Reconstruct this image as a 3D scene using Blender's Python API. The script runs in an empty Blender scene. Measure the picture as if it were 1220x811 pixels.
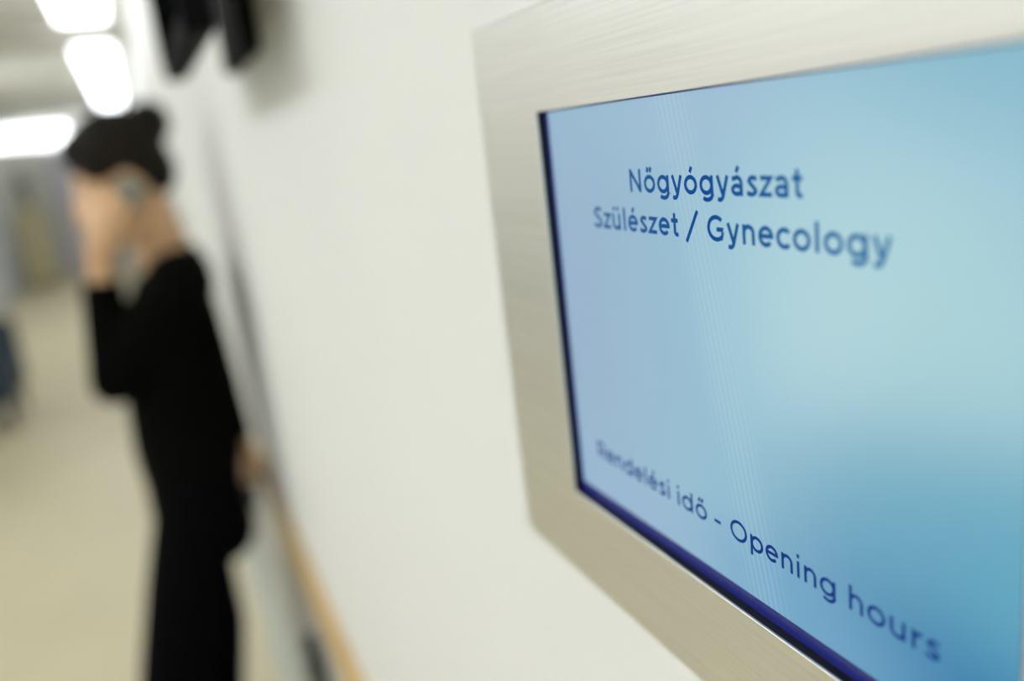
import bpy, bmesh, math, random
from mathutils import Vector, Matrix

# ------------------------------------------------------------------ camera, world, exposure
SC = bpy.context.scene
COL = SC.collection
EYE = 1.53                      # eye height; X = towards the right-hand wall, Y = along the corridor, Z = up
cam_data = bpy.data.cameras.new('camera')
cam = bpy.data.objects.new('camera', cam_data)
COL.objects.link(cam)
SC.camera = cam
cam_data.sensor_width = 36.0
cam_data.lens = 1000.0 / 1220.0 * 36.0
cam_data.clip_start = 0.01
cam_data.clip_end = 100
right = Vector((0.90774, -0.40374, -0.11403)).normalized()
down = Vector((-0.20061, -0.17899, -0.96318))
fwd = Vector((0.36846, 0.89719, -0.24347)).normalized()
down = (down - down.dot(fwd) * fwd); down = (down - down.dot(right) * right).normalized()
rot = Matrix((right, -down, -fwd)).transposed()
cam.matrix_world = Matrix.Translation((0, 0, EYE)) @ rot.to_4x4()
cam_data.dof.use_dof = True
cam_data.dof.focus_distance = 0.261
cam_data.dof.aperture_fstop = 2.95
cam_data.dof.aperture_blades = 7

world = bpy.data.worlds.new('world')
SC.world = world
world.use_nodes = True
world.node_tree.nodes['Background'].inputs[0].default_value = (0.95, 1.0, 0.93, 1)
world.node_tree.nodes['Background'].inputs[1].default_value = 0.3

SC.view_settings.view_transform = 'Standard'
SC.view_settings.look = 'None'
SC.view_settings.gamma = 1.0
SC.view_settings.exposure = 0.0
LAMP = 7.3                     # radiance of the ceiling luminaires
PI = math.pi

# ------------------------------------------------------------------ helpers
def lin(r, g, b):
    def f(c):
        c /= 255.0
        return c / 12.92 if c <= 0.04045 else ((c + 0.055) / 1.055) ** 2.4
    return (f(r), f(g), f(b), 1.0)


def mat(name, rgb, rough=0.5, metal=0.0, spec=0.5, emit=None, strength=0.0, noise=0.0, nscale=8.0, bump=0.0, bscale=60.0,
        stretch=(1, 1, 1), coat=0.0):
    m = bpy.data.materials.new(name)
    m.use_nodes = True
    nt = m.node_tree
    b = nt.nodes['Principled BSDF']
    b.inputs['Base Color'].default_value = rgb
    b.inputs['Roughness'].default_value = rough
    b.inputs['Metallic'].default_value = metal
    b.inputs['Specular IOR Level'].default_value = spec
    b.inputs['Coat Weight'].default_value = coat
    if emit is not None:
        b.inputs['Emission Color'].default_value = emit
        b.inputs['Emission Strength'].default_value = strength
    if noise or bump:
        tc = nt.nodes.new('ShaderNodeTexCoord')
        mp = nt.nodes.new('ShaderNodeMapping')
        mp.inputs['Scale'].default_value = stretch
        nt.links.new(tc.outputs['Object'], mp.inputs['Vector'])
    if noise:
        n = nt.nodes.new('ShaderNodeTexNoise')
        n.inputs['Scale'].default_value = nscale
        n.inputs['Detail'].default_value = 6
        nt.links.new(mp.outputs['Vector'], n.inputs['Vector'])
        r = nt.nodes.new('ShaderNodeValToRGB')
        lo = tuple(c * (1 - noise) for c in rgb[:3]) + (1,)
        hi = tuple(min(1, c * (1 + noise)) for c in rgb[:3]) + (1,)
        r.color_ramp.elements[0].position = 0.3
        r.color_ramp.elements[1].position = 0.7
        r.color_ramp.elements[0].color = lo
        r.color_ramp.elements[1].color = hi
        nt.links.new(n.outputs['Fac'], r.inputs['Fac'])
        nt.links.new(r.outputs['Color'], b.inputs['Base Color'])
    if bump:
        n2 = nt.nodes.new('ShaderNodeTexNoise')
        n2.inputs['Scale'].default_value = bscale
        n2.inputs['Detail'].default_value = 4
        nt.links.new(mp.outputs['Vector'], n2.inputs['Vector'])
        bp = nt.nodes.new('ShaderNodeBump')
        bp.inputs['Strength'].default_value = bump
        bp.inputs['Distance'].default_value = 0.002
        nt.links.new(n2.outputs['Fac'], bp.inputs['Height'])
        nt.links.new(bp.outputs['Normal'], b.inputs['Normal'])
    return m


def obj(name, bm, m, parent=None, smooth=False):
    me = bpy.data.meshes.new(name)
    bmesh.ops.recalc_face_normals(bm, faces=bm.faces[:])
    bm.to_mesh(me)
    bm.free()
    if smooth:
        for p in me.polygons:
            p.use_smooth = True
    o = bpy.data.objects.new(name, me)
    COL.objects.link(o)
    if m:
        me.materials.append(m)
    if parent:
        o.parent = parent
        o.matrix_parent_inverse = Matrix.Translation(-parent.location)
    return o


def tag(o, label, cat, group=None):
    o['label'] = label
    o['category'] = cat
    if group:
        o['group'] = group
    return o


def thing(name, label, cat, loc, group=None):
    o = bpy.data.objects.new(name, None)
    o.empty_display_size = 0.05
    COL.objects.link(o)
    o.location = loc
    return tag(o, label, cat, group)


def struct(name, bm, m, parent=None, label=None):
    o = obj(name, bm, m, parent)
    if parent is None:
        o['kind'] = 'structure'
        if label:
            o['label'] = label
    return o


def add_box(bm, x0, x1, y0, y1, z0, z1, bevel=0.0, seg=2):
    vs = [bm.verts.new((x, y, z)) for x in (x0, x1) for y in (y0, y1) for z in (z0, z1)]
    fs = [bm.faces.new([vs[i] for i in q]) for q in ((0, 1, 3, 2), (4, 6, 7, 5), (0, 4, 5, 1), (2, 3, 7, 6), (0, 2, 6, 4), (1, 5, 7, 3))]
    if bevel:
        es = list({e for f in fs for e in f.edges})
        bmesh.ops.bevel(bm, geom=es, offset=bevel, segments=seg, affect='EDGES', profile=0.5)
    return bm


def box(x0, x1, y0, y1, z0, z1, bevel=0.0, seg=2):
    return add_box(bmesh.new(), x0, x1, y0, y1, z0, z1, bevel, seg)


def add_rings(bm, rings):
    """closed loft through rings (lists of points, all the same length)"""
    loops = [[bm.verts.new(p) for p in r] for r in rings]
    n = len(loops[0])
    for a, b in zip(loops, loops[1:]):
        for i in range(n):
            bm.faces.new((a[i], a[(i + 1) % n], b[(i + 1) % n], b[i]))
    bm.faces.new(loops[0][::-1])
    bm.faces.new(loops[-1])
    return bm


def add_tube(bm, pts, radii, n=12, cap=True, flat=None):
    """tapered tube along pts; rounded ends; flat=(axis, factor) squashes the section along axis"""
    pts = [Vector(p) for p in pts]
    radii = list(radii)
    if cap:
        d0 = (pts[0] - pts[1]).normalized(); d1 = (pts[-1] - pts[-2]).normalized()
        a, ra, z, rz = pts[0], radii[0], pts[-1], radii[-1]
        pts = [a + d0 * ra * 0.95, a + d0 * ra * 0.7] + pts + [z + d1 * rz * 0.7, z + d1 * rz * 0.95]
        radii = [ra * 0.3, ra * 0.72] + radii + [rz * 0.72, rz * 0.3]
    rings = []
    ref = None
    for i, (p, r) in enumerate(zip(pts, radii)):
        t = (pts[min(i + 1, len(pts) - 1)] - pts[max(i - 1, 0)]).normalized()
        if ref is None:
            ref = t.orthogonal().normalized()
        ref = (ref - ref.dot(t) * t).normalized()
        w = t.cross(ref)
        ring = []
        for k in range(n):
            a = 2 * PI * k / n
            v = (ref * math.cos(a) + w * math.sin(a)) * r
            if flat:
                ax = Vector(flat[0]).normalized()
                v = v - ax * v.dot(ax) * (1 - flat[1])
            ring.append(p + v)
        rings.append(ring)
    return add_rings(bm, rings)


def add_ell(bm, c, r, M=None, u=20, v=14):
    c = Vector(c)
    verts = bmesh.ops.create_uvsphere(bm, u_segments=u, v_segments=v, radius=1.0)['verts']
    for q in verts:
        p = Vector((q.co.x * r[0], q.co.y * r[1], q.co.z * r[2]))
        if M is not None:
            p = M @ p
        q.co = c + p
    return bm


def add_oval_loft(bm, rings, n=24):
    """rings: (cx, cy, cz, half depth x, half width y, tilt)"""
    out = []
    for cx, cy, cz, a, b, t in rings:
        out.append([Vector((cx + a * math.cos(f) * math.cos(t), cy + b * math.sin(f), cz + a * math.cos(f) * math.sin(t)))
                    for f in [2 * PI * k / n for k in range(n)]])
    return add_rings(bm, out)


def remeshed(name, bm, m, voxel, parent=None, smooth_it=4):
    """union of overlapping closed shapes as one continuous smooth skin"""
    bmesh.ops.recalc_face_normals(bm, faces=bm.faces[:])
    me = bpy.data.meshes.new(name + '_raw')
    bm.to_mesh(me)
    bm.free()
    t = bpy.data.objects.new(name + '_raw', me)
    COL.objects.link(t)
    r = t.modifiers.new('r', 'REMESH')
    r.mode = 'VOXEL'
    r.voxel_size = voxel
    s = t.modifiers.new('s', 'SMOOTH')
    s.factor = 0.5
    s.iterations = smooth_it
    dg = bpy.context.evaluated_depsgraph_get()
    dg.update()
    res = bpy.data.meshes.new_from_object(t.evaluated_get(dg))
    bpy.data.objects.remove(t)
    bpy.data.meshes.remove(me)
    res.name = name
    for p in res.polygons:
        p.use_smooth = True
    o = bpy.data.objects.new(name, res)
    COL.objects.link(o)
    res.materials.clear()
    res.materials.append(m)
    if parent:
        o.parent = parent
        o.matrix_parent_inverse = Matrix.Translation(-parent.location)
    return o


# ------------------------------------------------------------------ materials
M_wall = mat('wall_paint', lin(232, 232, 226), 0.75, spec=0.25, noise=0.012, nscale=3, bump=0.05, bscale=120)
M_ceil = mat('ceiling_paint', lin(238, 237, 230), 0.85, spec=0.2, noise=0.02, nscale=2)
M_beam = mat('beam_paint', lin(214, 210, 200), 0.85, spec=0.2, noise=0.02, nscale=2)
M_floor = mat('vinyl_floor', lin(203, 194, 160), 0.42, spec=0.4, noise=0.05, nscale=1.4)
M_coving = mat('coving_vinyl', lin(184, 188, 174), 0.5, noise=0.04, nscale=6)
M_dado = mat('dado_paint', lin(184, 183, 176), 0.6, noise=0.03, nscale=4)
M_wood = mat('beech_wood', lin(200, 166, 102), 0.4, noise=0.16, nscale=9, stretch=(14, 0.7, 14))
M_bracket = mat('dark_plastic', lin(48, 52, 54), 0.5, noise=0.05)
M_black = mat('black_plastic', lin(12, 12, 13), 0.7, spec=0.05, noise=0.05)
M_tvglass = mat('dark_glass', lin(10, 11, 12), 0.8, spec=0.0, noise=0.02)
M_gasket = mat('black_gasket', lin(10, 10, 14), 0.5, noise=0.05)
M_door = mat('pale_blue_laminate', lin(206, 211, 219), 0.5, noise=0.02)
M_doorframe = mat('grey_door_frame', lin(186, 186, 182), 0.5, noise=0.02)
M_lilac = mat('lilac_laminate', lin(212, 210, 218), 0.5, noise=0.02)
M_yellow = mat('ochre_laminate', lin(206, 196, 150), 0.5, noise=0.05)
M_leaf = mat('leaf_green', lin(66, 78, 48), 0.5, noise=0.25, nscale=20)
M_pot = mat('grey_pot', lin(120, 118, 108), 0.6, noise=0.05)
M_soil = mat('potting_soil', lin(50, 40, 30), 0.9, noise=0.3, nscale=60)
M_blue = mat('navy_upholstery', lin(46, 58, 72), 0.8, noise=0.1, nscale=40, bump=0.2, bscale=300)
M_legwood = mat('dark_wood_leg', lin(62, 46, 34), 0.5, noise=0.1, nscale=12)
M_skin = mat('skin', lin(222, 180, 138), 0.5, spec=0.35, noise=0.04, nscale=14)
M_hair = mat('dark_brown_hair', lin(27, 22, 15), 0.75, spec=0.2, noise=0.3, nscale=50, stretch=(1, 1, 6), bump=0.8, bscale=140)
M_knit = mat('black_knit', lin(8, 8, 7), 0.95, spec=0.04, noise=0.15, nscale=80, bump=0.3, bscale=400)
M_trouser = mat('black_trouser_cloth', lin(7, 7, 9), 0.95, spec=0.04, noise=0.15, nscale=60, bump=0.2, bscale=400)
M_shoe = mat('black_leather', lin(13, 13, 14), 0.4, noise=0.1)
M_sole = mat('shoe_sole', lin(60, 56, 50), 0.7, noise=0.05)
M_eye = mat('eye_white', lin(225, 222, 215), 0.2, noise=0.02)
M_iris = mat('iris_brown', lin(50, 34, 22), 0.2, noise=0.05)
M_lip = mat('lip', lin(176, 104, 92), 0.4, noise=0.05)
M_phone = mat('grey_teal_phone_shell', lin(112, 132, 132), 0.3, noise=0.03)
M_gold = mat('pale_collar_cloth', lin(208, 200, 178), 0.7, noise=0.05)
M_tray = mat('lamp_tray', lin(225, 225, 220), 0.5, noise=0.01)
M_socket = mat('dark_socket_plastic', lin(34, 38, 40), 0.45, noise=0.03)


def lamp_mat(name, col, strength):
    m = bpy.data.materials.new(name)
    m.use_nodes = True
    nt = m.node_tree
    nt.nodes.remove(nt.nodes['Principled BSDF'])
    e = nt.nodes.new('ShaderNodeEmission')
    e.inputs['Color'].default_value = col
    e.inputs['Strength'].default_value = strength
    nt.links.new(e.outputs[0], nt.nodes['Material Output'].inputs[0])
    return m


M_lamp = lamp_mat('lamp_diffuser', (0.96, 1.0, 1.07, 1), LAMP)
M_pendant = lamp_mat('pendant_diffuser', (0.97, 1.0, 1.01, 1), 5.0)

# brushed stainless steel, brushed along the corridor
def steel():
    m = bpy.data.materials.new('brushed_steel')
    m.use_nodes = True
    nt = m.node_tree
    b = nt.nodes['Principled BSDF']
    b.inputs['Metallic'].default_value = 1.0
    b.inputs['Roughness'].default_value = 0.42
    tc = nt.nodes.new('ShaderNodeTexCoord')
    mp = nt.nodes.new('ShaderNodeMapping')
    mp.inputs['Scale'].default_value = (1, 10, 1100)
    nt.links.new(tc.outputs['Object'], mp.inputs['Vector'])
    n = nt.nodes.new('ShaderNodeTexNoise')
    n.inputs['Scale'].default_value = 1.0
    n.inputs['Detail'].default_value = 5
    nt.links.new(mp.outputs['Vector'], n.inputs['Vector'])
    r = nt.nodes.new('ShaderNodeValToRGB')
    r.color_ramp.elements[0].position = 0.25
    r.color_ramp.elements[1].position = 0.75
    r.color_ramp.elements[0].color = lin(220, 219, 212)
    r.color_ramp.elements[1].color = lin(234, 233, 227)
    nt.links.new(n.outputs['Fac'], r.inputs['Fac'])
    nt.links.new(r.outputs['Color'], b.inputs['Base Color'])
    mr = nt.nodes.new('ShaderNodeMapRange')
    mr.inputs['To Min'].default_value = 0.36
    mr.inputs['To Max'].default_value = 0.5
    nt.links.new(n.outputs['Fac'], mr.inputs['Value'])
    nt.links.new(mr.outputs['Result'], b.inputs['Roughness'])
    bp = nt.nodes.new('ShaderNodeBump')
    bp.inputs['Strength'].default_value = 0.07
    bp.inputs['Distance'].default_value = 0.0004
    nt.links.new(n.outputs['Fac'], bp.inputs['Height'])
    nt.links.new(bp.outputs['Normal'], b.inputs['Normal'])
    return m


M_steel = steel()

# the page shown on the display: soft blue clouds (object coords: y = along wall, z = height)
def screen_mat():
    m = bpy.data.materials.new('display_page')
    m.use_nodes = True
    nt = m.node_tree
    b = nt.nodes['Principled BSDF']
    b.inputs['Base Color'].default_value = (0.004, 0.004, 0.006, 1)
    b.inputs['Roughness'].default_value = 0.35
    b.inputs['Specular IOR Level'].default_value = 0.15
    tc = nt.nodes.new('ShaderNodeTexCoord')
    base = lin(150, 196, 216)
    cur = None
    # y, z, radius y, radius z, colour, weight
    blobs = [
        (0.300, 1.46, 0.075, 0.11, (154, 182, 208), 0.95),
        (0.215, 1.535, 0.05, 0.03, (166, 192, 216), 0.6),
        (0.245, 1.45, 0.035, 0.05, (156, 192, 214), 0.5),
        (0.150, 1.475, 0.055, 0.055, (182, 218, 225), 0.95),
        (0.120, 1.46, 0.030, 0.045, (174, 216, 221), 0.7),
        (0.100, 1.545, 0.055, 0.026, (134, 188, 208), 0.8),
        (0.100, 1.385, 0.085, 0.062, (58, 130, 176), 1.0),
        (0.092, 1.425, 0.030, 0.030, (96, 178, 200), 0.5),
        (0.180, 1.375, 0.05, 0.025, (112, 168, 205), 0.75),
        (0.270, 1.375, 0.06, 0.022, (154, 184, 214), 0.7),
        (0.125, 1.425, 0.045, 0.026, (104, 176, 200), 0.5),
    ]
    for by, bz, ry, rz, c, wgt in blobs:
        mp = nt.nodes.new('ShaderNodeMapping')
        mp.inputs['Location'].default_value = (0, -by / ry, -bz / rz)
        mp.inputs['Scale'].default_value = (0, 1 / ry, 1 / rz)
        nt.links.new(tc.outputs['Object'], mp.inputs['Vector'])
        ln = nt.nodes.new('ShaderNodeVectorMath')
        ln.operation = 'LENGTH'
        nt.links.new(mp.outputs['Vector'], ln.inputs[0])
        rg = nt.nodes.new('ShaderNodeMapRange')
        rg.interpolation_type = 'SMOOTHERSTEP'
        rg.inputs['From Min'].default_value = 0.0
        rg.inputs['From Max'].default_value = 1.7
        rg.inputs['To Min'].default_value = wgt
        rg.inputs['To Max'].default_value = 0.0
        nt.links.new(ln.outputs['Value'], rg.inputs['Value'])
        mx = nt.nodes.new('ShaderNodeMix')
        mx.data_type = 'RGBA'
        nt.links.new(rg.outputs['Result'], mx.inputs[0])
        if cur is None:
            mx.inputs[6].default_value = base
        else:
            nt.links.new(cur, mx.inputs[6])
        mx.inputs[7].default_value = lin(*c)
        cur = mx.outputs[2]
    # faint vertical streaks of the panel's pixel columns, in a band left of the middle
    wv = nt.nodes.new('ShaderNodeTexWave')
    wv.wave_type = 'BANDS'
    wv.bands_direction = 'Y'
    wv.inputs['Scale'].default_value = 130
    wv.inputs['Distortion'].default_value = 1.2
    wv.inputs['Detail'].default_value = 1
    wv.inputs['Detail Scale'].default_value = 0.02
    sh = nt.nodes.new('ShaderNodeMapping')            # the streaks lean a little
    sh.inputs['Rotation'].default_value = (0.22, 0, 0)
    sh.inputs['Location'].default_value = (0, 1.46 * math.sin(0.22), 0)
    nt.links.new(tc.outputs['Object'], sh.inputs['Vector'])
    nt.links.new(sh.outputs['Vector'], wv.inputs['Vector'])
    sp = nt.nodes.new('ShaderNodeSeparateXYZ')
    nt.links.new(sh.outputs['Vector'], sp.inputs[0])
    sub = nt.nodes.new('ShaderNodeMath'); sub.operation = 'SUBTRACT'
    nt.links.new(sp.outputs['Y'], sub.inputs[0]); sub.inputs[1].default_value = 0.204
    ab = nt.nodes.new('ShaderNodeMath'); ab.operation = 'ABSOLUTE'
    nt.links.new(sub.outputs[0], ab.inputs[0])
    rg = nt.nodes.new('ShaderNodeMapRange')
    rg.interpolation_type = 'SMOOTHERSTEP'
    rg.inputs['From Min'].default_value = 0.0
    rg.inputs['From Max'].default_value = 0.016
    rg.inputs['To Min'].default_value = 0.20
    rg.inputs['To Max'].default_value = 0.0
    nt.links.new(ab.outputs[0], rg.inputs['Value'])
    ml = nt.nodes.new('ShaderNodeMath'); ml.operation = 'MULTIPLY'
    nt.links.new(wv.outputs['Fac'], ml.inputs[0]); nt.links.new(rg.outputs['Result'], ml.inputs[1])
    mx = nt.nodes.new('ShaderNodeMix'); mx.data_type = 'RGBA'
    nt.links.new(ml.outputs[0], mx.inputs[0])
    nt.links.new(cur, mx.inputs[6])
    mx.inputs[7].default_value = lin(196, 226, 232)
    nt.links.new(mx.outputs[2], b.inputs['Emission Color'])
    b.inputs['Emission Strength'].default_value = 0.93
    return m


M_screen = screen_mat()
M_navy = mat('navy_display_edge', lin(12, 16, 40), 0.3, emit=lin(16, 26, 102), strength=1.0, noise=0.02)
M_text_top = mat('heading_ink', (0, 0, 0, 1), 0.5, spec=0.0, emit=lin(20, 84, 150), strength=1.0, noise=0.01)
# viewing-angle fade of the panel painted into the ink: lighter towards both line ends
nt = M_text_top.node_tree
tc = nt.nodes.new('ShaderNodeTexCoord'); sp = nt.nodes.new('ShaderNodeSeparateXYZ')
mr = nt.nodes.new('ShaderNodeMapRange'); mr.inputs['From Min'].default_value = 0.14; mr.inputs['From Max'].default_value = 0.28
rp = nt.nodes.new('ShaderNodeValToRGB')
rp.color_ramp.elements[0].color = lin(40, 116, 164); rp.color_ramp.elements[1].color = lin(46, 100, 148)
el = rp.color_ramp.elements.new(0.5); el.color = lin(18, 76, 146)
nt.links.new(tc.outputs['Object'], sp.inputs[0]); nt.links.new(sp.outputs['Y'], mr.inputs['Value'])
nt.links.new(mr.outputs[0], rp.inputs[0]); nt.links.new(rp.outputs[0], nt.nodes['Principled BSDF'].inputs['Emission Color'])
M_text_low = mat('hours_ink', (0, 0, 0, 1), 0.5, spec=0.0, emit=lin(26, 58, 130), strength=1.0, noise=0.01)

# ------------------------------------------------------------------ the corridor
WX = 0.1565                     # face of the right-hand wall
LX = -1.95                      # face of the left-hand wall
Y0, Y1, H = -3.0, 16.0, 2.53
# the right wall has a niche behind the display
bm = bmesh.new()
for y0, y1, z0, z1 in ((Y0, 0.07, 0, H), (0.34, Y1, 0, H), (0.07, 0.34, 0, 1.345), (0.07, 0.34, 1.56, H)):
    add_box(bm, WX, WX + 0.12, y0, y1, z0, z1)
struct('wall_right', bm, M_wall, label='smooth white wall carrying the display')
struct('wall_left', box(LX - 0.12, LX, Y0, Y1, 0, H), M_wall)
struct('wall_end', box(LX, WX, Y1, Y1 + 0.12, 0, H), M_wall)
struct('wall_back', box(LX, WX, Y0 - 0.12, Y0, 0, H), M_wall)
struct('floor', box(LX - 0.12, WX + 0.12, Y0 - 0.12, Y1 + 0.12, -0.1, 0), M_floor)
struct('ceiling', box(LX - 0.12, WX + 0.12, Y0 - 0.12, Y1 + 0.12, H, H + 0.1), M_ceil)
struct('trim_1', box(LX, WX, 6.40, 6.95, H - 0.10, H, 0.008), M_beam, label='shallow beam crossing the ceiling between the lamps')
struct('trim_2', box(WX - 0.004, WX, 0.9, Y1, 0.1, 0.748), M_dado, label='grey painted lower wall below the wooden rail')
bm = bmesh.new()
prof = [(WX, 0.10), (WX - 0.008, 0.10), (WX - 0.012, 0.03), (WX - 0.03, 0.010), (WX - 0.062, 0.004), (WX - 0.064, 0.0), (WX, 0.0)]
add_rings(bm, [[(x, y, z) for x, z in prof] for y in (0.9, Y1)])
struct('baseboard_right', bm, M_coving, label='grey green coved skirting along the foot of the white wall')
struct('baseboard_left', box(LX, LX + 0.012, Y0, Y1, 0, 0.09, 0.003), M_coving)

# pale blue double door on the left wall, lilac door in the end wall
def door(name, lab, faces, frame_m, leaf_m, axis):
    r = bpy.data.objects.new(name, None)
    COL.objects.link(r)
    r['kind'] = 'structure'; r['label'] = lab
    a0, a1, leaves = faces
    def bb(u0, u1, d0, d1, z0, z1, bev=0.0):
        if axis == 'y':
            return box(LX + d0, LX + d1, u0, u1, z0, z1, bev)
        return box(u0, u1, Y1 - d1, Y1 - d0, z0, z1, bev)
    bm = bb(a0 - 0.07, a0, 0, 0.035, 0, 2.1)
    for q in (bb(a1, a1 + 0.07, 0, 0.035, 0, 2.1), bb(a0, a1, 0, 0.035, 2.02, 2.1)):
        me = bpy.data.meshes.new('tmp'); q.to_mesh(me); q.free(); bm.from_mesh(me); bpy.data.meshes.remove(me)
    obj('door_frame', bm, frame_m, r)
    w = (a1 - a0) / leaves
    for k in range(leaves):
        lf = obj('door_leaf', bb(a0 + k * w + 0.004, a0 + (k + 1) * w - 0.004, 0, 0.022, 0.01, 2.015, 0.003), leaf_m, r)
        hx = a0 + w - 0.09 if k == 0 else a0 + w + 0.09
        hb = bmesh.new()
        if axis == 'y':
            add_tube(hb, [(LX + 0.022, hx, 1.02), (LX + 0.07, hx, 1.02), (LX + 0.07, hx + (-0.11 if k == 0 else 0.11), 1.02)], [0.009] * 3)
        else:
            add_tube(hb, [(hx, Y1 - 0.022, 1.02), (hx, Y1 - 0.07, 1.02), (hx - 0.11, Y1 - 0.07, 1.02)], [0.009] * 3)
        obj('door_handle', hb, M_steel, lf, True)
    return r


door('door_1', 'pale blue double door on the left wall', (12.1, 14.6, 2), M_doorframe, M_door, 'y')
door('door_2', 'pale lilac door in the far end wall', (-1.32, -0.52, 1), M_doorframe, M_lilac, 'x')

# ------------------------------------------------------------------ ceiling luminaires
def ceiling_light(y0, y1, label, group=None, x0=-0.34, x1=0.0):
    t = thing('ceiling_light', label, 'lamp', ((x0 + x1) / 2, (y0 + y1) / 2, H), group)
    bm = bmesh.new()
    for a in ((x0, x0 + 0.02, y0, y1), (x1 - 0.02, x1, y0, y1), (x0 + 0.02, x1 - 0.02, y0, y0 + 0.02), (x0 + 0.02, x1 - 0.02, y1 - 0.02, y1)):
        add_box(bm, a[0], a[1], a[2], a[3], H - 0.012, H)
    obj('frame', bm, M_tray, t)
    obj('diffuser', box(x0 + 0.02, x1 - 0.02, y0 + 0.02, y1 - 0.02, H - 0.026, H - 0.006, 0.003), M_lamp, t)


ceiling_light(-2.6, -0.6, 'added unseen ceiling light panel at the near end of the corridor, behind the viewer', None, -1.6, -1.1)  # out-of-view panel added to light the near wall
ceiling_light(-0.4, 1.6, 'added unseen ceiling light panel level with the wall display', None, -1.6, -1.1)  # unseen panel added for even light on the wall and steel frame
ceiling_light(1.8, 3.8, 'added unseen ceiling light panel left of the person in black', None, -1.6, -1.1)  # panel out of view, added to soften the shadows on the right wall
ceiling_light(3.7, 6.3, 'glowing ceiling light panel cut by the top edge of the photo', None, -0.26, 0.05)
ceiling_light(7.1, 8.85, 'glowing ceiling light panel just beyond the ceiling beam', None, -0.26, 0.05)
ceiling_light(8.9, 10.65, 'glowing ceiling light panel in the middle of the row beyond the beam', None, -0.26, 0.05)
ceiling_light(10.7, 13.7, 'glowing ceiling light panel farthest down the corridor', None, -0.26, 0.05)

t = thing('added_fill_light', 'added fill light over the lilac door at the far end, hidden behind the hanging lamp', 'lamp', (-0.92, Y1, 2.24))  # hidden lamp added to brighten the far end of the corridor
obj('back_plate', box(-1.42, -0.42, Y1 - 0.03, Y1, 2.15, 2.33, 0.004), M_tray, t)
obj('diffuser', box(-1.40, -0.44, Y1 - 0.12, Y1 - 0.03, 2.16, 2.32, 0.02), M_lamp, t)

# lit linear lamp hung across the corridor
t = thing('pendant_light', 'long glowing lamp hung low across the corridor, left of the dark hair', 'lamp', (-1.15, 9.0, 1.98))
obj('diffuser', box(-1.86, -0.50, 8.94, 9.06, 1.885, 2.03, 0.02), M_pendant, t)
obj('top_rail', box(-1.86, -0.50, 8.985, 9.015, 2.03, 2.10, 0.004), M_tray, t)
for x in (-1.6, -0.75):
    bm = bmesh.new(); add_tube(bm, [(x, 9.0, 2.10), (x, 9.0, H)], [0.006, 0.006], 8, cap=False)
    obj('hanger', bm, M_tray, t)

# ------------------------------------------------------------------ wall display with steel frame
D = 0.150
disp = thing('wall_display', 'blue information screen in a brushed steel frame on the white wall', 'screen', (WX, 0.205, 1.45))
OY0, OY1, OZ0, OZ1 = 0.038, 0.3725, 1.3285, 1.574
IY0, IY1, IZ0, IZ1 = 0.1035, 0.3128, 1.371, 1.535
bm = bmesh.new()
def rect(x, y0, y1, z0, z1):
    return [bm.verts.new(p) for p in ((x, y0, z0), (x, y1, z0), (x, y1, z1), (x, y0, z1))]
e = 0.0008
of, ob = rect(D, OY0 + e, OY1 - e, OZ0 + e, OZ1 - e), rect(D + e, OY0, OY1, OZ0, OZ1)
ow = rect(WX, OY0, OY1, OZ0, OZ1)
jf, jb = rect(D, IY0 - e / 4, IY1 + e / 4, IZ0 - e / 4, IZ1 + e / 4), rect(D + e / 4, IY0, IY1, IZ0, IZ1)
jw = rect(D + 0.0009, IY0, IY1, IZ0, IZ1)
jo = rect(D + 0.0009, IY0 - 0.01, IY1 + 0.01, IZ0 - 0.01, IZ1 + 0.01)
jo2 = rect(WX, IY0 - 0.01, IY1 + 0.01, IZ0 - 0.01, IZ1 + 0.01)
for a, b in ((of, ob), (ob, ow), (of, jf), (jf, jb), (jb, jw), (jw, jo), (jo, jo2), (jo2, ow)):
    for i in range(4):
        k = (i + 1) % 4
        bm.faces.new((a[i], a[k], b[k], b[i]))
frame_o = obj('steel_frame', bm, M_steel, disp)
SX = D + 0.004                  # plane of the screen surface
bm = bmesh.new()
for y0, y1, z0, z1 in ((IY0 - 0.006, IY0, IZ0 - 0.006, IZ1 + 0.006), (IY1, IY1 + 0.006, IZ0 - 0.006, IZ1 + 0.006),
                       (IY0, IY1, IZ0 - 0.006, IZ0), (IY0, IY1, IZ1, IZ1 + 0.006)):
    add_box(bm, D + 0.0009, SX + 0.003, y0, y1, z0, z1)
obj('gasket', bm, M_gasket, disp)
obj('housing', box(SX + 0.003, SX + 0.04, IY0 - 0.02, IY1 + 0.02, IZ0 - 0.018, IZ1 + 0.018, 0.002), M_black, disp)
AY0, AY1, AZ0, AZ1 = IY0 + 0.0030, IY1 - 0.0026, 1.3759, IZ1 - 0.0004
screen_o = obj('screen', box(SX, SX + 0.003, AY0, AY1, AZ0, AZ1), M_screen, disp)
bm = bmesh.new()
for y0, y1, z0, z1 in ((IY0, IY1, IZ0, AZ0), (IY0, AY0, AZ0, AZ1), (AY1, IY1, AZ0, AZ1), (IY0, IY1, AZ1, IZ1)):
    add_box(bm, SX, SX + 0.003, y0, y1, z0, z1)
obj('screen_border', bm, M_navy, disp)['label'] = 'narrow navy border round the glowing page'


# geometric sans-serif lettering: centre lines in units of the cap height, stroked with a constant pen
def arc(cx, cy, rx, ry, a0, a1, n=18):
    return [(cx + rx * math.cos(math.radians(a0 + (a1 - a0) * k / n)), cy + ry * math.sin(math.radians(a0 + (a1 - a0) * k / n))) for k in range(n + 1)]


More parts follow.
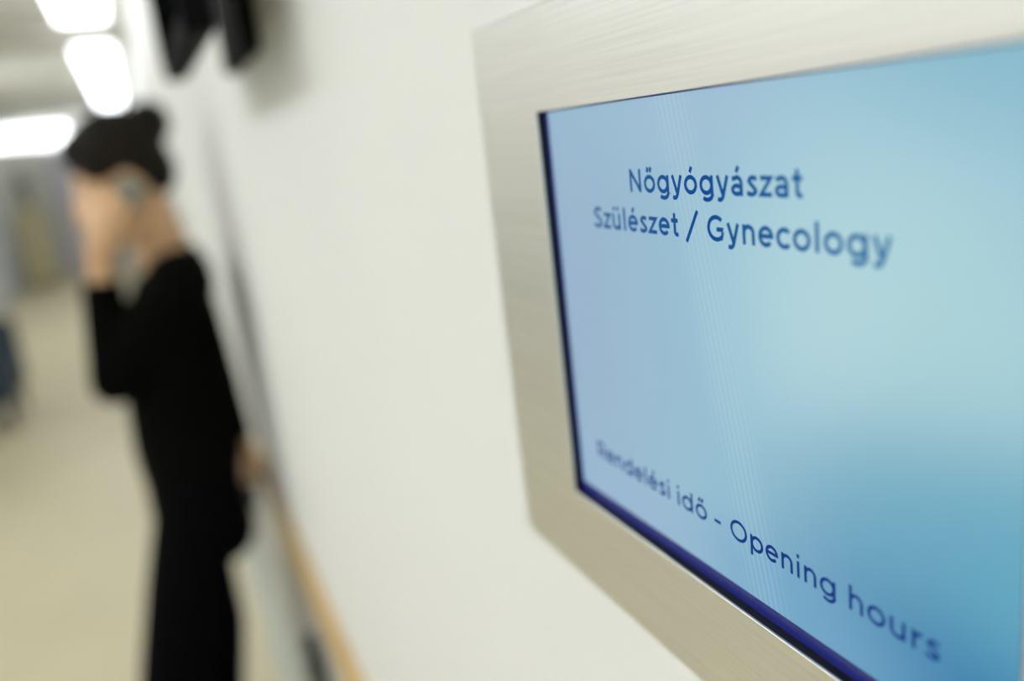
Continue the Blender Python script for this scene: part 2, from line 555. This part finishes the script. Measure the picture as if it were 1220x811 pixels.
def spline(P, n=7):
    P = [P[0]] + P + [P[-1]]
    out = []
    for i in range(1, len(P) - 2):
        for k in range(n):
            t = k / n
            q = []
            for d in (0, 1):
                a, b_, c, e_ = P[i - 1][d], P[i][d], P[i + 1][d], P[i + 2][d]
                q.append(0.5 * (2 * b_ + (c - a) * t + (2 * a - 5 * b_ + 4 * c - e_) * t * t + (3 * b_ - a - 3 * c + e_) * t ** 3))
            out.append(tuple(q))
    return out + [P[-2]]


def glyph(ch, w):
    """strokes, width, left and right bearing"""
    h = w / 2
    X = 0.745
    if ch in 'áéó':
        st, wd, l, r = glyph({'á': 'a', 'é': 'e', 'ó': 'o'}[ch], w)
        return st + [[(wd / 2 - 0.01, 0.85), (wd / 2 + 0.10, 1.07)]], wd, l, r
    if ch == 'ő':
        st, wd, l, r = glyph('o', w)
        return st + [[(wd / 2 + d, 0.86), (wd / 2 + d + 0.08, 1.07)] for d in (-0.13, 0.06)], wd, l, r
    if ch == 'ü':
        st, wd, l, r = glyph('u', w)
        return st + [[(wd / 2 + d, 0.87), (wd / 2 + d, 0.87 + w * 1.1)] for d in (-0.14, 0.14)], wd, l, r
    if ch == 'o':
        return [arc(0.38, X / 2, 0.38 - h, X / 2 + 0.012 - h, 0, 360, 36)], 0.76, 0.055, 0.055
    if ch == 'O':
        return [arc(0.52, 0.5, 0.52 - h, 0.512 - h, 0, 360, 40)], 1.04, 0.07, 0.07
    if ch in 'nh':
        top = X if ch == 'n' else 1.04
        return [[(h, 0), (h, top)], arc(0.31, X - 0.31, 0.31 - h, 0.322 - h, 180, 0) + [(0.62 - h, 0)]], 0.62, 0.105, 0.09
    if ch == 'u':
        return [[(0.62 - h, 0), (0.62 - h, X)], [(h, X)] + arc(0.31, 0.31, 0.31 - h, 0.322 - h, 180, 360)], 0.62, 0.09, 0.105
    if ch == 'r':
        return [[(h, 0), (h, X)], arc(0.40, X - 0.40, 0.40 - h, 0.405 - h, 180, 92)], 0.41, 0.105, 0.03
    if ch in 'dg':
        st = [arc(0.37, X / 2, 0.37 - h, X / 2 + 0.012 - h, 0, 360, 36)]
        if ch == 'd':
            st.append([(0.76 - h, 0), (0.76 - h, 1.04)])
        else:
            st.append([(0.76 - h, X), (0.76 - h, 0.02)] + arc(0.40, 0.02, 0.36 - h, 0.29 - h, 0, -140))
        return st, 0.76, 0.055, 0.105
    if ch == 'p':
        return [[(h, -0.25), (h, X)], arc(0.39, X / 2, 0.37 - h, X / 2 + 0.012 - h, 0, 360, 36)], 0.76, 0.105, 0.055
    if ch == 'y':
        return [[(h, X), (0.34, 0.02)], [(0.68 - h, X), (0.36, 0.0), (0.31, -0.10), (0.24, -0.155), (0.16, -0.165), (0.07, -0.13)]], 0.68, 0.02, 0.02
    if ch == 'a':
        return [[(0.07, 0.625)] + arc(0.31, 0.46, 0.29 - h, 0.297 - h, 125, 0) + [(0.60 - h, 0)],
                arc(0.30, 0.225, 0.30 - h, 0.235 - h, 0, 360, 30)], 0.60, 0.05, 0.10
    if ch == 's':
        return [spline([(0.49, 0.62), (0.28, X + 0.01 - h), (0.05 + h, 0.55), (0.28, 0.385), (0.53 - h, 0.20), (0.27, h - 0.01), (0.03, 0.13)])], 0.53, 0.045, 0.045
    if ch == 'S':
        return [spline([(0.64, 0.84), (0.37, 1.012 - h), (0.03 + h, 0.73), (0.37, 0.51), (0.69 - h, 0.27), (0.36, h - 0.012), (0.03, 0.17)])], 0.69, 0.06, 0.06
    if ch == 'z':
        return [[(0.04, X - h), (0.50, X - h), (0.06, h), (0.54, h)]], 0.56, 0.04, 0.04
    if ch == 'e':
        return [[(h, 0.385), (0.70 - h, 0.385)] + arc(0.36, X / 2, 0.36 - h, X / 2 + 0.012 - h, 3, 318, 32)], 0.72, 0.055, 0.05
    if ch == 'c':
        return [arc(0.37, X / 2, 0.37 - h, X / 2 + 0.012 - h, 43, 317, 30)], 0.64, 0.055, 0.03
    if ch == 't':
        return [[(0.14 + h, 0.96), (0.14 + h, 0.20)] + arc(0.34, 0.20, 0.20 - h, 0.205 - h, 180, 275) + [(0.43, h + 0.01)], [(0.02, X - h), (0.43, X - h)]], 0.44, 0.02, 0.04
    if ch == 'l':
        return [[(h, 0), (h, 1.04)]], w, 0.105, 0.105
    if ch == 'i':
        return [[(h, 0), (h, X)], [(h, 0.88), (h, 0.88 + w * 1.15)]], w, 0.105, 0.105
    if ch == 'N':
        return [[(h, 0), (h, 1)], [(h, 0.93), (0.80 - h, 0.07)], [(0.80 - h, 0), (0.80 - h, 1)]], 0.80, 0.12, 0.12
    if ch == 'G':
        return [arc(0.51, 0.5, 0.51 - h, 0.512 - h, 46, 322, 36) + [(0.92 - h, 0.20), (0.92 - h, 0.46), (0.52, 0.46)]], 0.94, 0.07, 0.09
    if ch == 'R':
        return [[(h, 0), (h, 1)], [(h, 1 - h), (0.42, 1 - h)] + arc(0.42, 0.66, 0.32 - h, 0.34 - h, 90, -90) + [(h, 0.32 + h)], [(0.42, 0.38), (0.72, 0)]], 0.76, 0.12, 0.05
    if ch == '/':
        return [[(0.02, -0.16), (0.44, 1.12)]], 0.46, 0.05, 0.05
    if ch == '-':
        return [[(0.0, 0.37), (0.38, 0.37)]], 0.38, 0.08, 0.08
    raise ValueError(ch)


def text_line(name, words, base, cap, m, pen):
    """words: (string, y of left edge, y of right edge); reads towards -Y, faces -X"""
    bm = bmesh.new()
    for s_, yl, yr in words:
        x = 0.0
        strokes = []
        for i, ch in enumerate(s_):
            st, wd, l, r = glyph(ch, pen)
            if i:
                x += l
            strokes += [[(x + px, py) for px, py in q] for q in st]
            x += wd
            total = x
            x += r
        kx = (yl - yr) / total
        for q in strokes:
            # pen width measured in cap heights along both axes
            pts = [Vector((px * kx / cap, py)) for px, py in q]
            closed = (pts[0] - pts[-1]).length < 1e-5
            if closed:
                pts = pts[:-1]
            n = len(pts)
            L, R = [], []
            for i, p in enumerate(pts):
                a = pts[i - 1] if (i or closed) else None
                c = pts[(i + 1) % n] if (i < n - 1 or closed) else None
                d0 = (p - a).normalized() if a is not None else (c - p).normalized()
                d1 = (c - p).normalized() if c is not None else d0
                t_ = (d0 + d1).normalized()
                nn = Vector((-t_.y, t_.x))
                k = pen / 2 / max(0.45, nn.dot(Vector((-d0.y, d0.x))))
                L.append(p + nn * k); R.append(p - nn * k)
            def v3(p):
                return bm.verts.new((SX - 0.00012, yl - p.x * cap, base + p.y * cap))
            L = [v3(p) for p in L]; R = [v3(p) for p in R]
            for i in range(n if closed else n - 1):
                k = (i + 1) % n
                bm.faces.new((L[i], L[k], R[k], R[i]))
    return obj(name, bm, m, screen_o)


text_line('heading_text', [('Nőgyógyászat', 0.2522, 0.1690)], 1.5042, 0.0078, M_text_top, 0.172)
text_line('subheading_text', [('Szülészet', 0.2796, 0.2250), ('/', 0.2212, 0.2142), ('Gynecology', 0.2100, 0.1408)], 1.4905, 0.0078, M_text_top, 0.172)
text_line('opening_hours_text', [('Rendelési', 0.2942, 0.2415), ('idő', 0.2366, 0.2192), ('-', 0.2152, 0.2118), ('Opening', 0.2068, 0.1607),
                                 ('hours', 0.1560, 0.1270)], 1.3927, 0.0073, M_text_low, 0.152)

# ------------------------------------------------------------------ dark television above the person
tv = thing('television', 'black television on a wall arm seen edge on, above the dark haired person', 'television', (WX, 1.0, 1.85))
TY0, TY1, TZ0, TZ1 = 0.78, 1.20, 1.637, 2.02
obj('body', box(0.060, 0.088, TY0, TY1, TZ0, TZ1, 0.006), M_black, tv)
obj('back_cover', box(0.088, 0.100, TY0 + 0.08, TY1 - 0.08, TZ0 + 0.06, TZ1 - 0.06, 0.005), M_black, tv)
obj('screen', box(0.0585, 0.0605, TY0 + 0.012, TY1 - 0.012, TZ0 + 0.018, TZ1 - 0.012), M_tvglass, tv)
wm = obj('wall_mount', box(0.138, WX, 1.0, 1.25, 1.643, 1.95, 0.006), M_black, tv)
obj('arm', box(0.100, 0.138, 1.03, 1.13, 1.74, 1.86, 0.004), M_black, wm)

# ------------------------------------------------------------------ wooden rail, sockets
bm = bmesh.new()
prof = [(WX, 0.748), (0.142, 0.748), (0.137, 0.750), (0.134, 0.754), (0.134, 0.768), (0.136, 0.773), (0.141, 0.776), (WX, 0.776)]
add_rings(bm, [[(x, y, z) for x, z in prof] for y in (0.9, 15.9)])
tag(obj('wall_rail', bm, M_wood), 'long honey coloured wooden rail fixed along the white wall', 'rail')
for y, lab in ((1.60, 'dark socket on the grey lower wall, nearest the bottom edge of the photo'), (2.72, 'dark socket on the grey lower wall, just behind the person')):
    t = thing('wall_socket', lab, 'socket', (WX, y, 0.50))
    obj('plate', box(WX - 0.034, WX - 0.004, y - 0.055, y + 0.055, 0.445, 0.555, 0.006), M_socket, t)
    bm = bmesh.new(); add_tube(bm, [(WX - 0.036, y, 0.5), (WX - 0.034, y, 0.5)], [0.02, 0.021], 16, cap=False)
    obj('socket_well', bm, M_black, t)

# ------------------------------------------------------------------ far end: cabinet, plant; left: blue armchair
t = thing('low_cabinet', 'ochre yellow cabinet standing at the far end of the corridor', 'cabinet', (-1.60, 15.0, 0))
obj('body', box(-1.76, -1.44, 14.8, 15.25, 0.06, 1.20, 0.006), M_yellow, t)
obj('plinth', box(-1.75, -1.45, 14.83, 15.25, 0, 0.06), M_bracket, t)
for x0, x1, hx in ((-1.755, -1.603, -1.615), (-1.597, -1.445, -1.585)):
    d = obj('door', box(x0, x1, 14.78, 14.8, 0.08, 1.18, 0.003), M_yellow, t)
    bm = bmesh.new(); add_tube(bm, [(hx, 14.765, 0.62), (hx, 14.765, 0.74)], [0.006, 0.006], 8)
    obj('handle', bm, M_steel, d)

t = thing('potted_plant', 'dark green leafy plant in a grey pot on top of the ochre cabinet', 'plant', (-1.60, 15.0, 1.2))
bm = bmesh.new()
add_oval_loft(bm, [(-1.60, 15.0, 1.201, 0.07, 0.07, 0), (-1.60, 15.0, 1.34, 0.095, 0.095, 0), (-1.60, 15.0, 1.35, 0.10, 0.10, 0)])
obj('pot', bm, M_pot, t)
bm = bmesh.new(); add_oval_loft(bm, [(-1.60, 15.0, 1.35, 0.088, 0.088, 0), (-1.60, 15.0, 1.356, 0.085, 0.085, 0)])
obj('soil', bm, M_soil, t)
rnd = random.Random(4)
lb = bmesh.new()
N = 9
lv = [[lb.verts.new((s * 0.035 * math.sin(PI * (k / (N - 1)) ** 0.8), 0.22 * k / (N - 1), 0.05 * math.sin(PI * k / (N - 1) * 0.9) - abs(s) * -0.006)) for s in (-1, 0, 1)] for k in range(N)]
for a, b in zip(lv, lv[1:]):
    lb.faces.new((a[0], a[1], b[1], b[0])); lb.faces.new((a[1], a[2], b[2], b[1]))
bmesh.ops.solidify(lb, geom=lb.faces[:], thickness=0.002)
leaf0 = obj('leaf', lb, M_leaf, t, True)
for k in range(26):
    o = leaf0 if k == 0 else leaf0.copy()
    if k:
        COL.objects.link(o)
    z = rnd.uniform(1.36, 1.58)
    st = Matrix.Translation((-1.60 + rnd.uniform(-.02, .02), 15.0 + rnd.uniform(-.02, .02), z))
    o.matrix_parent_inverse = Matrix.Translation(-t.location)
    o.matrix_basis = st @ Matrix.Rotation(k * 2.4, 4, 'Z') @ Matrix.Rotation(rnd.uniform(0.1, 1.1), 4, 'X')
bm = bmesh.new()
for k in range(3):
    add_tube(bm, [(-1.60 + 0.02 * (k - 1), 15.0, 1.34), (-1.60 + 0.015 * (k - 1), 15.01, 1.6)], [0.006, 0.004], 8)
obj('stem', bm, M_leaf, t)

AX, AY = -1.31, 6.4
t = thing('armchair', 'dark blue low armchair against the left wall, cut by the edge of the photo', 'chair', (AX, AY, 0))
obj('seat', box(AX - 0.27, AX + 0.31, AY - 0.26, AY + 0.26, 0.20, 0.42, 0.04, 3), M_blue, t, True)
obj('backrest', box(AX - 0.42, AX - 0.26, AY - 0.30, AY + 0.30, 0.18, 0.84, 0.05, 3), M_blue, t, True)
for s in (-1, 1):
    obj('armrest', box(AX - 0.40, AX + 0.33, AY + s * 0.31 - 0.055, AY + s * 0.31 + 0.055, 0.18, 0.66, 0.04, 3), M_blue, t, True)
for sx in (-0.36, 0.27):
    for sy in (-0.28, 0.28):
        bm = bmesh.new(); add_tube(bm, [(AX + sx, AY + sy, 0.0), (AX + sx, AY + sy, 0.2)], [0.016, 0.026], 10, cap=False)
        obj('leg', bm, M_legwood, t)

# ------------------------------------------------------------------ person leaning back on the wall rail, in profile, facing left
person = thing('person', 'dark haired person in black sweater and trousers leaning on the wall, phone at ear', 'person', (-0.15, 1.9, 0))
PH = 0.35                        # forward tilt of the head
HC = Vector((-0.028, 1.9, 1.522))
HM = Matrix.Rotation(-PH, 3, 'Y')  # local -X (face) turns down
def hp(x, y, z):
    return HC + HM @ Vector((x, y, z))
LSH, LEL, LWR = (0.045, 1.745, 1.315), (-0.118, 1.80, 1.135), (-0.098, 1.800, 1.345)
RSH, REL, RWR = (0.050, 2.055, 1.31), (0.088, 2.135, 1.045), (0.108, 2.10, 0.850)
TORSO = [(-0.030, 1.9, 0.76, 0.080, 0.150, 0), (-0.014, 1.9, 0.86, 0.098, 0.168, 0), (-0.009, 1.9, 0.95, 0.108, 0.150, 0), (-0.006, 1.9, 1.03, 0.106, 0.135, 0),
         (0.0, 1.9, 1.13, 0.106, 0.148, 0), (0.006, 1.9, 1.23, 0.094, 0.160, 0.05), (0.018, 1.9, 1.29, 0.082, 0.168, 0.15),
         (0.022, 1.9, 1.325, 0.074, 0.150, 0.3), (0.022, 1.9, 1.350, 0.062, 0.10, 0.45)]
LEGS = [[(-0.030, 1.9 + s * 0.078, 0.80), (-0.066 + dx * 0.25, 1.9 + s * 0.078, 0.66), (-0.100 + dx, 1.9 + s * 0.075, 0.46),
         (-0.128 + dx, 1.9 + s * 0.075, 0.30), (-0.160 + dx, 1.9 + s * 0.075, 0.085)] for s, dx in ((-1, -0.034), (1, 0.052))]


def grow(rings, d):
    return [(x, y, z, a + d, b + d, t) for x, y, z, a, b, t in rings]


# --- body: one continuous skin
bm = bmesh.new()
add_oval_loft(bm, grow(TORSO, -0.014))
add_tube(bm, [(0.030, 1.9, 1.31), (0.018, 1.9, 1.40), (-0.004, 1.9, 1.48)], [0.056, 0.054, 0.054], 18)
add_ell(bm, hp(0.012, 0, 0.030), (0.088, 0.070, 0.082), HM)
add_ell(bm, hp(-0.030, 0, -0.030), (0.064, 0.060, 0.082), HM)
add_ell(bm, hp(-0.036, 0, -0.078), (0.052, 0.048, 0.040), HM)
add_ell(bm, hp(-0.072, 0, -0.104), (0.022, 0.022, 0.018), HM)          # chin
add_ell(bm, hp(-0.066, 0, 0.022), (0.018, 0.045, 0.014), HM)           # brow
add_tube(bm, [hp(-0.088, 0, 0.004), hp(-0.108, 0, -0.038)], [0.008, 0.012], 10)   # nose
for s in (-1, 1):
    add_ell(bm, hp(-0.100, s * 0.010, -0.042), (0.009, 0.008, 0.007), HM)
    add_ell(bm, hp(-0.060, s * 0.040, -0.035), (0.026, 0.020, 0.022), HM)   # cheek
    add_ell(bm, hp(0.018, s * 0.070, -0.024), (0.020, 0.008, 0.032), HM @ Matrix.Rotation(-0.2, 3, 'Y'))  # ear
    add_ell(bm, hp(0.012, s * 0.068, -0.050), (0.010, 0.007, 0.010), HM)
add_ell(bm, hp(-0.088, 0, -0.070), (0.012, 0.020, 0.006), HM)
add_ell(bm, hp(-0.086, 0, -0.081), (0.012, 0.018, 0.007), HM)
# arms
add_tube(bm, [LSH, LEL], [0.038, 0.034], 14)
add_tube(bm, [LEL, LWR], [0.036, 0.025], 14)
add_tube(bm, [RSH, REL], [0.038, 0.034], 14)
add_tube(bm, [REL, RWR], [0.035, 0.025], 14)
# left hand: palm behind the phone, four fingers round its front edge, thumb on the rear edge
PA, PB = Vector((-0.090, 1.797, 1.414)), Vector((-0.006, 1.814, 1.508))   # phone axis, mouth to ear
PD = (PB - PA).normalized()
PN = Vector((0.12, -1.0, 0.0)); PN = (PN - PN.dot(PD) * PD).normalized()   # outwards, away from the head
PF = PD.cross(PN).normalized()
if PF.x > 0:
    PF = -PF                                                              # towards the front edge of the phone
PW, PT = 0.024, 0.006
def ph(a, f, o):
    return PA + PD * a + PF * f + PN * o
add_tube(bm, [LWR, ph(0.000, -0.002, 0.026), ph(0.035, 0.0, 0.028)], [0.024, 0.028, 0.026], 14, flat=(PN, 0.62))
add_tube(bm, [ph(0.0, -0.008, 0.026), ph(0.045, 0.004, 0.027), ph(0.075, 0.008, 0.025)], [0.030, 0.031, 0.026], 14, flat=(PN, 0.48))
for k, (a, ln) in enumerate(((0.012, 0.82), (0.032, 0.95), (0.052, 1.0), (0.072, 0.93))):
    a2 = a + 0.010
    add_tube(bm, [ph(a, 0.006, 0.024), ph(a + 0.004, 0.006 + 0.028 * ln, 0.020), ph(a2, PW + 0.0125, 0.002), ph(a2, PW - 0.004 * ln, -0.0145)],
             [0.0095, 0.0088, 0.0082, 0.0072], 10)
add_tube(bm, [ph(0.008, -0.018, 0.022), ph(0.038, -0.035, 0.014), ph(0.070, -0.034, 0.003), ph(0.090, -0.031, 0.001)], [0.013, 0.0115, 0.0095, 0.0085], 10)
# right hand: resting on the rail
add_tube(bm, [RWR, (0.118, 2.088, 0.807), (0.122, 2.070, 0.799)], [0.024, 0.026, 0.024], 14, flat=((0, 0.3, 1), 0.62))
for k, (x, ln) in enumerate(((0.100, 0.82), (0.113, 0.96), (0.126, 1.0), (0.138, 0.92))):
    add_tube(bm, [(x * 0.7 + 0.036, 2.070, 0.801), (x, 2.070 - 0.035 * ln, 0.797), (x - 0.002, 2.070 - 0.058 * ln, 0.790), (x - 0.004, 2.070 - 0.078 * ln, 0.786)],
             [0.0098, 0.0088, 0.008, 0.007], 10)
add_tube(bm, [(0.104, 2.092, 0.811), (0.092, 2.070, 0.797), (0.096, 2.044, 0.781), (0.106, 2.028, 0.775)], [0.013, 0.011, 0.0095, 0.008], 10)
# legs and feet
for L in LEGS:
    add_tube(bm, L, [0.074, 0.066, 0.050, 0.046, 0.034], 16)
    a = Vector(L[-1])
    add_tube(bm, [a + Vector((0.022, 0, -0.040)), a + Vector((-0.035, 0, -0.042)), a + Vector((-0.10, 0, -0.055))], [0.030, 0.033, 0.022], 14)
remeshed('body', bm, M_skin, 0.0048, person, 3)

# --- eyes, lips
for s in (-1, 1):
    bm = bmesh.new(); add_ell(bm, hp(-0.0690, s * 0.031, -0.004), (0.0115, 0.0130, 0.0095), HM, 14, 10)
    ey = obj('eye', bm, M_eye, person, True)
    bm = bmesh.new(); add_ell(bm, hp(-0.0785, s * 0.031, -0.006), (0.003, 0.006, 0.006), HM, 12, 8)
    obj('iris', bm, M_iris, ey, True)
bm = bmesh.new()
add_ell(bm, hp(-0.0935, 0, -0.071), (0.008, 0.019, 0.0042), HM, 14, 8)
add_ell(bm, hp(-0.0920, 0, -0.080), (0.008, 0.017, 0.005), HM, 14, 8)
obj('lips', bm, M_lip, person, True)

# --- hair, gathered to a bun at the back of the crown
bm = bmesh.new()
add_ell(bm, hp(0.022, 0, 0.050), (0.097, 0.079, 0.084), HM)
add_ell(bm, hp(-0.024, 0, 0.076), (0.054, 0.060, 0.044), HM)
add_ell(bm, hp(0.058, 0, 0.000), (0.054, 0.064, 0.066), HM)
for s in (-1, 1):
    add_ell(bm, hp(0.004, s * 0.050, 0.040), (0.066, 0.026, 0.040), HM)
    add_ell(bm, hp(0.040, s * 0.056, 0.004), (0.030, 0.020, 0.044), HM)
hair = remeshed('hair', bm, M_hair, 0.006, person, 8)
bm = bmesh.new()
add_ell(bm, hp(0.108, 0, 0.072), (0.040, 0.044, 0.044), HM)
for k in range(5):
    a = k * 1.25
    add_ell(bm, hp(0.110 + 0.012 * math.cos(a), 0.022 * math.sin(a), 0.066 + 0.016 * math.cos(a + 1)), (0.022, 0.018, 0.022), HM, 12, 8)
remeshed('hair_bun', bm, M_hair, 0.005, hair, 2)

# --- sweater
bm = bmesh.new()
add_oval_loft(bm, [r for r in grow(TORSO, 0.004) if r[2] > 0.93])
add_oval_loft(bm, [(-0.010, 1.9, 0.90, 0.108, 0.166, 0), (-0.009, 1.9, 0.96, 0.112, 0.158, 0), (-0.006, 1.9, 1.0, 0.110, 0.145, 0)])
add_tube(bm, [(0.030, 1.80, 1.335), LSH, (-0.040, 1.778, 1.225), LEL], [0.040, 0.060, 0.054, 0.046], 16)
for s in (-1, 1):
    add_ell(bm, (0.036, 1.9 + s * 0.105, 1.322), (0.070, 0.085, 0.048), Matrix.Rotation(-0.35, 3, 'Y') @ Matrix.Rotation(-s * 0.25, 3, 'X'))
    add_ell(bm, (0.044, 1.9 + s * 0.155, 1.312), (0.060, 0.062, 0.058))
lw = Vector(LEL).lerp(Vector(LWR), 0.93)
add_tube(bm, [LEL, lw], [0.047, 0.038], 16, cap=False)
add_ell(bm, LEL, (0.047, 0.045, 0.047))
add_tube(bm, [(0.030, 2.0, 1.335), RSH, (0.070, 2.10, 1.19), REL], [0.040, 0.056, 0.050, 0.044], 16)
rw = Vector(REL).lerp(Vector(RWR), 0.9)
add_tube(bm, [REL, rw], [0.044, 0.034], 16, cap=False)
add_ell(bm, REL, (0.044, 0.044, 0.044))
sw = remeshed('sweater', bm, M_knit, 0.007, person, 4)
bm = bmesh.new()
d = (Vector(LWR) - Vector(LEL)).normalized()
add_tube(bm, [lw - d * 0.035, lw + d * 0.006], [0.038, 0.036], 16, cap=False)
obj('cuff', bm, M_knit, sw, True)
bm = bmesh.new()
d = (Vector(RWR) - Vector(REL)).normalized()
add_tube(bm, [rw - d * 0.035, rw + d * 0.006], [0.035, 0.033], 16, cap=False)
obj('cuff', bm, M_knit, sw, True)

# --- trousers
bm = bmesh.new()
add_oval_loft(bm, grow([(-0.030, 1.9, 0.74, 0.080, 0.145, 0), (-0.022, 1.9, 0.80, 0.092, 0.165, 0), (-0.014, 1.9, 0.86, 0.098, 0.168, 0), (-0.010, 1.9, 0.93, 0.104, 0.155, 0)], 0.003))
for L in LEGS:
    add_tube(bm, L[:-1] + [(L[-1][0], L[-1][1], 0.055)], [0.085, 0.083, 0.077, 0.074, 0.070], 18, cap=False)
for q in (-1, 1):
    add_ell(bm, (0.028, 1.9 + q * 0.072, 0.770), (0.064, 0.072, 0.085))
remeshed('trousers', bm, M_trouser, 0.007, person, 4)

# --- shoes
for L in LEGS:
    a = Vector(L[-1])
    bm = bmesh.new()
    add_tube(bm, [a + Vector((0.030, 0, -0.044)), a + Vector((-0.035, 0, -0.040)), a + Vector((-0.085, 0, -0.052)), a + Vector((-0.118, 0, -0.058))], [0.036, 0.040, 0.034, 0.024], 16)
    for v in bm.verts:
        v.co.z = max(v.co.z, 0.010)
    sh = obj('shoe', bm, M_shoe, person, True)
    sb = bmesh.new()
    pr = [(a.x - 0.02 + 0.115 * math.cos(f) - 0.03, a.y + (0.036 if math.cos(f) > 0 else 0.040) * math.sin(f)) for f in [2 * PI * k / 20 for k in range(20)]]
    add_rings(sb, [[(x, y, z) for x, y in pr] for z in (0.0005, 0.012)])
    obj('sole', sb, M_sole, sh)

# --- phone in the left hand
phone = thing('mobile_phone', 'grey teal mobile phone held to the ear of the person in black', 'phone', tuple(PA))
def phone_box(a0, a1, f, o0, o1, bev):
    bm = box(a0, a1, -f, f, o0, o1, bev, 2)
    M = Matrix((PD, PF, PN)).transposed()
    for v in bm.verts:
        v.co = PA + M @ v.co
    return bm
obj('shell', phone_box(-0.012, 0.132, PW, -PT, PT, 0.004), M_phone, phone)
obj('front_glass', phone_box(-0.006, 0.126, PW - 0.003, -PT - 0.0008, -PT, 0.0), M_tvglass, phone)
